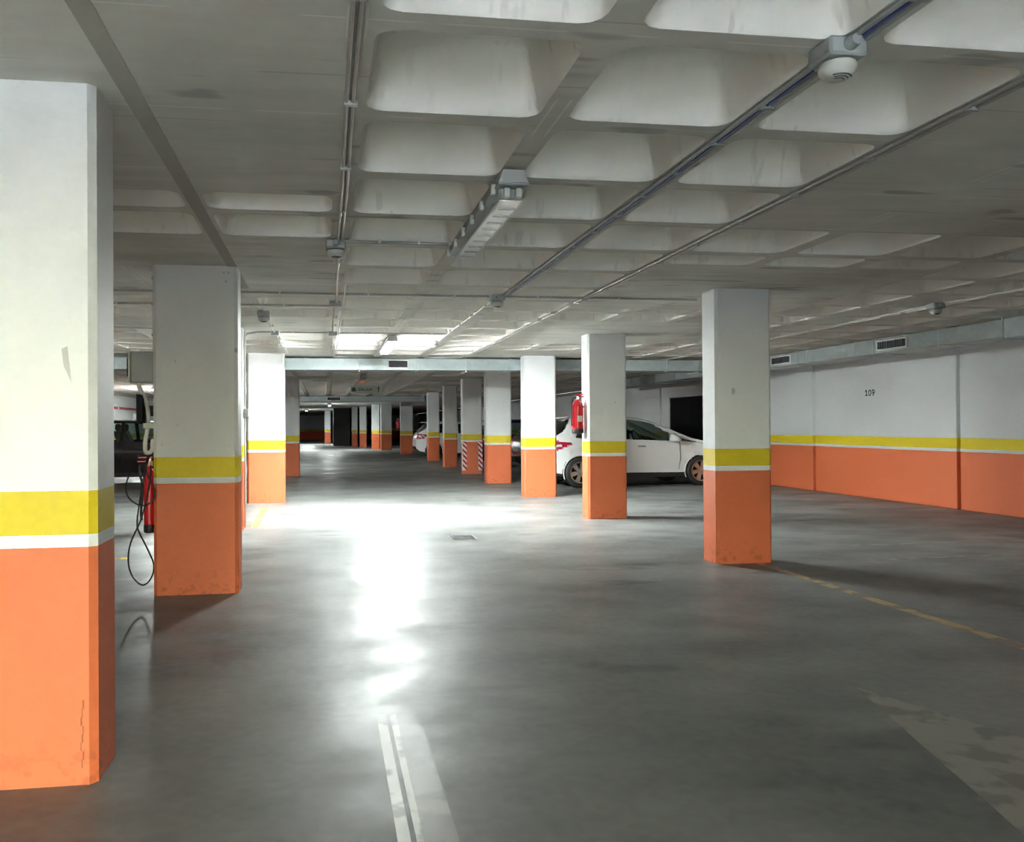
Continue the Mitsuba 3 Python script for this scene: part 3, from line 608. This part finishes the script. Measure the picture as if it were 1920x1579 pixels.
# ------------------------------------------------------------------ cars
def car(label, paint, x, y, rz, detail=True):
    """hatchback; s runs from the tail (0) to the nose (L), w to its left; x, y is the middle of the tail on the floor"""
    k = thing('car', label, 'car')
    L, W = 4.03, .872
    top_p = np.array([(0, .56), (.03, .78), (.07, .93), (.13, 1.02), (.22, 1.13), (.34, 1.27), (.44, 1.36), (.52, 1.415), (.62, 1.437), (.8, 1.449), (1.2, 1.458), (1.7, 1.462), (2.05, 1.435), (2.35, 1.36), (2.65, 1.245), (2.95, 1.115), (3.15, 1.03), (3.35, .985), (3.6, .93), (3.8, .85), (3.93, .73), (4.0, .60), (4.03, .50)])
    bot_p = np.array([(0, .46), (.06, .34), (.25, .25), (.6, .20), (3.4, .19), (3.8, .22), (3.97, .30), (4.03, .42)])
    wid_p = np.array([(0, .66), (.05, .74), (.15, .80), (.35, .845), (.8, .868), (2.0, .872), (3.0, .868), (3.4, .85), (3.7, .79), (3.9, .67), (4.0, .54), (4.03, .48)])
    belt_p = np.array([(0, .9), (.3, 1.03), (.8, 1.0), (1.6, .975), (2.4, .945), (3.2, .905), (3.5, .86), (4.03, .6)])
    from scipy.interpolate import PchipInterpolator as P
    ft, fb, fw, fs = (P(q[:, 0], q[:, 1]) for q in (top_p, bot_p, wid_p, belt_p))
    NS = 150 if detail else 70
    ss = np.unique(np.r_[np.linspace(0, L, NS), [.02, .04, .09, 3.99, 4.015]])
    NL, NG, NR = (16, 9, 7) if detail else (9, 6, 5)
    rows, tt = [], []
    for s in ss:
        t, b, w = float(ft(s)), float(fb(s)), float(fw(s)); sh = min(float(fs(s)), t - .02)
        sec = []
        for i in range(NL + 1):                      # bottom centre, then sill to shoulder
            u = i / NL
            z = b + (sh - b) * u
            q = w * (.90 + .10 * math.sin(min(u * 1.25, 1) * PI / 2) - .035 * max(0, u - .72) / .28)
            q *= 1 - .012 * math.exp(-((u - .38) / .07) ** 2)
            sec.append((q, z))
        hs = t - .035 - sh                            # glasshouse height
        g = max(0.0, min(1.0, (t - sh - .05) / .35))
        we = w * (.965 - .015 * (1 - g)); wr = w * (.965 - .255 * g)
        for i in range(1, NG + 1):
            u = i / NG; q = we + (wr - we) * (u ** 1.25)
            sec.append((q, sh + max(hs, .0) * u if hs > 0 else sh + (t - sh) * .3 * u))
        q0, z0 = sec[-1]
        for i in range(1, NR + 1):
            a = i / NR
            sec.append((q0 * (1 - a), z0 + (t - z0) * math.sin(a * PI / 2) ** .9))
        rows.append([(0, b)] + sec)
        tt.append(t)
    R = np.array(rows); n = R.shape[1]; NSn = len(ss)
    full = np.concatenate([R, (R * [-1, 1])[:, ::-1][:, 1:-1]], axis=1)       # closed loop, left then right
    m = full.shape[1]
    V = np.concatenate([np.repeat(ss[:, None, None], m, 1), full], axis=2).reshape(-1, 3)
    paintf, sideg, wind, rearg, bump = [], {}, [], [], []
    wheels = ((.70, 'rear'), (3.34, 'front'))
    for a in range(NSn - 1):
        sm = (ss[a] + ss[a + 1]) / 2
        for j in range(m):
            kx = (j + 1) % m
            quad = (a * m + j, a * m + kx, (a + 1) * m + kx, (a + 1) * m + j)
            c = V[list(quad)].mean(0); jj = j if j < n - 1 else (m - 1 - j)
            right = j >= n - 1
            tris = [(quad[0], quad[1], quad[2]), (quad[0], quad[2], quad[3])]
            if jj >= 1 and jj <= NL and any((c[0] - ws) ** 2 + (c[2] - .30) ** 2 < .345 ** 2 for ws, _ in wheels) and abs(c[1]) > .45: continue
            if jj == 0 and any(abs(c[0] - ws) < .30 for ws, _ in wheels): continue
            u = (jj - 1 - NL + .5) / NG
            if 0.02 < u < .90 and NL < jj - 0 <= NL + NG + 1:
                x0 = .62 + .16 * u; x1 = 3.47 - 1.29 * u
                if x0 < sm < x1 and not (1.62 < sm < 1.71) and not (.98 < sm < 1.06 and False):
                    sideg.setdefault((right, sm > 1.66), []).extend(tris); continue
            if NL + 1 + NG * .35 < jj <= NL + NG + 1 and .17 < sm < .22 + .34 * u: rearg.extend(tris); continue
            if jj > NL + NG + 1 or (jj > NL + NG - 1 and False):
                if 2.16 < sm < 3.26: wind.extend(tris); continue
                if .135 < sm < .45: rearg.extend(tris); continue
            if jj == 0 or c[2] < .30 and detail: bump.extend(tris); continue
            paintf.extend(tris)
    mat = T().translate([x, y, 0]).rotate([0, 0, 1], math.degrees(rz))
    def sub(tris): 
        t = trimesh.Trimesh(V, np.array(tris), process=False); t.remove_unreferenced_vertices(); return t
    def put_(name, mesh, bsdf, smooth=False):
        kk = put(f'{k}__{name}', mesh, bsdf, smooth); scene[kk]['to_world'] = mat; return kk
    # end caps
    caps = []
    for a in (0, NSn - 1):
        base = a * m
        for j in range(1, m - 1): caps.append((base, base + j + 1, base + j) if a == 0 else (base, base + j, base + j + 1))
    put_('body', sub(paintf + caps), paint, 40)
    put_('sill', sub(bump), 'mat_dark', 40)
    for key, tr in sideg.items(): put_('side_window', sub(tr), 'mat_pane', True)
    put_('windscreen', sub(wind), 'mat_pane', True)
    put_('rear_window', sub(rearg), 'mat_pane', True)
    # inside: dark tub, dashboard, seats
    put_('cabin', cat_([box(.35, 3.1, -.74, .74, .30, .62), box(2.55, 3.1, -.70, .70, .62, .90), box(.2, .62, -.70, .70, .45, .93)] + [box(1.60, 1.73, s * .80 - .02, s * .80 + .02, .9, 1.0) for s in (-1, 1)]), 'mat_dark')
    if detail:
        for s in (-1, 1):
            put_('seat', cat_([box(1.62, 2.1, s * .37 - .22, s * .37 + .22, .62, .74, .04), moved(trimesh.convex.convex_hull(np.array([(q + dz * -.22, s * .37 + yy, .70 + dz * .5) for q in (1.62, 1.74) for yy, dz in ((-.22, 0), (.22, 0), (-.17, 1), (.17, 1))])), 0, 0, 0), box(1.44, 1.53, s * .37 - .12, s * .37 + .12, 1.20, 1.36, .03)]), 'mat_seat')
        put_('rear_seat', trimesh.convex.convex_hull(np.array([(q - dz * .12, yy, .62 + dz * .42) for q in (.75, .95) for yy in (-.6, .6) for dz in (0, 1)])), 'mat_seat')
        put_('steering_wheel', moved(trimesh.creation.torus(.18, .016, 24, 8), 0, 0, 0).apply_transform(trimesh.transformations.translation_matrix((2.45, .37, .98)) @ trimesh.transformations.rotation_matrix(1.15, (0, 1, 0))), 'mat_dark', True)
    # wheels
    for ws, nm in wheels:
        for s in (-1, 1):
            yy = s * (.765 if detail else .75)
            wk = put_('wheel', moved(lathe([(.19, -.10), (.27, -.105), (.305, -.085), (.312, -.05), (.312, .05), (.305, .085), (.27, .105), (.19, .10), (.19, -.10)], 40, 'y'), ws, yy, .312), 'mat_rubber', 40)
            sub_ = wk[len(k) + 2:]
            put_(sub_ + '__barrel', moved(lathe([(0, -.02), (.15, -.02), (.195, -.09), (.205, -.10), (.205, .10), (.195, .09), (.15, .02), (0, .02)], 32, 'y'), ws, yy, .312), 'mat_dark', 40)
            if detail:
                sp = []
                for q in range(6):
                    a = q * PI / 3 + .2
                    pts = []
                    for rr, hw in ((.035, .030), (.12, .030), (.205, .052)):
                        for sg in (-1, 1):
                            px, pz = rr * math.cos(a) - sg * hw * math.sin(a), rr * math.sin(a) + sg * hw * math.cos(a)
                            for dy in (.062, .092): pts.append((px, s * (dy + (.0 if rr < .2 else .008)), pz))
                    sp.append(trimesh.convex.convex_hull(np.array(pts)))
                sp.append(lathe([(0, .05 * s), (.05, .05 * s), (.05, .095 * s), (0, .10 * s)], 16, 'y'))
                put_(sub_ + '__rim', moved(cat_(sp), ws, yy, .312), 'mat_alloy')
                put_(sub_ + '__rim_ring', moved(lathe([(.198, .08 * s), (.198, .104 * s), (.216, .108 * s), (.216, .08 * s)], 40, 'y'), ws, yy, .312), 'mat_alloy', 40)
            ang = np.linspace(-.35, PI + .35, 30)
            put_('wheel_arch', tube([(ws + .352 * math.cos(t), s * (float(fw(ws)) * .985), .30 + .352 * math.sin(t)) for t in ang], .012, 6), paint if 'white' in paint else 'mat_dark', 50)
        put_('arch_liner', moved(lathe([(.37, -.70), (.37, .70)], 28, 'y'), ws, 0, .31).slice_plane((0, 0, .16), (0, 0, 1)), 'mat_black')
    # lamps, mirrors, handles
    def patch(tests, bsdf, name, off):
        """thin shell lifted off the body where tests(c) holds"""
        F = np.array(paintf); C = V[F].mean(1); sel = F[[tests(c) for c in C]]
        if not len(sel): return
        mm = sub(sel); mm2 = trimesh.Trimesh(mm.vertices + mm.vertex_normals * off, mm.faces, process=False)
        put_(name, mm2, bsdf, True)
    for s in (-1, 1):
        def claw(c, s=s):
            return c[1] * s > .45 and .02 < c[0] < .53 and .765 + .40 * max(0, c[0] - .24) < c[2] < .985 - .14 * c[0]
        def core(c, s=s):
            return c[1] * s > .45 and .10 < c[0] < .32 and .81 + .3 * max(0, c[0] - .2) < c[2] < .885
        patch(claw, 'mat_red_lens', 'tail_light', .006)
        patch(core, 'mat_label', 'tail_light', .008)
        patch(lambda c, s=s: c[1] * s > .40 and 3.55 < c[0] < 3.93 and .68 < c[2] < .84 - (c[0] - 3.6) * .25, 'mat_chrome', 'headlight', .006)
        mk = put_('side_mirror', trimesh.convex.convex_hull(np.array([(2.70 + dx, s * dy, .985 + dz) for dx, dy, dz in ((-.10, .92, -.06), (-.11, .92, .08), (-.10, 1.08, -.05), (-.11, 1.08, .08), (.06, .90, -.07), (.09, .92, .04), (.08, 1.07, -.06), (.12, 1.06, .01), (-.03, .98, .115))])), paint if 'white' in paint else 'mat_black', True)
        put_('mirror_arm', box(2.63, 2.75, min(s * .80, s * .93), max(s * .80, s * .93), .935, .965, .006), 'mat_dark')
        if detail:
            for hs in (1.20, 1.95): put_('door_handle', box(hs, hs + .17, s * .866 - .012, s * .866 + .012, .815, .842, .006), 'mat_conduit' if 'white' in paint else 'mat_dark')
            for ds in (1.665,): put_('door_seam', box(ds - .004, ds + .004, s * .862 - .012, s * .862 + .010, .32, .94), 'mat_dark')
            put_('door_seam', tube([(2.86, s * .866, .93), (2.88, s * .872, .6), (2.84, s * .862, .34)], .005, 5), 'mat_dark')
    put_('brake_light', box(.405, .43, -.14, .14, 1.395, 1.425, .004), 'mat_red_lens')
    put_('spoiler', trimesh.convex.convex_hull(np.array([(q, yy, z) for q, z, hw in ((.28, 1.40, .50), (.28, 1.425, .50), (.55, 1.425, .58), (.55, 1.445, .55)) for yy in (-hw, hw)])), paint)
    put_('number_plate', box(-.004, .01, -.26, .26, .60, .71), 'mat_label')
    return k
rz = math.radians(3.0)
car('white hatchback parked between the extinguisher column and the black door', 'mat_car_white', 4.34, 17.36, rz)
car('dark car with lit windows seen between the two nearest left columns', 'mat_car_dark', -6.06, 20.2, 0)
car('white car tail far off between two distant columns', 'mat_car_white', 3.55, 34.2, 0, False)
car('dark car glimpsed between the glaring lit column and the column left of it', 'mat_car_dark', 4.9, 21.6, 0, False)
car('dark blue car glimpsed right of the hazard striped column', 'mat_car_blue', 4.6, 25.9, 0, False)
car('dark car in the distance behind the white car tail', 'mat_car_blue', 4.4, 37.6, 0, False)
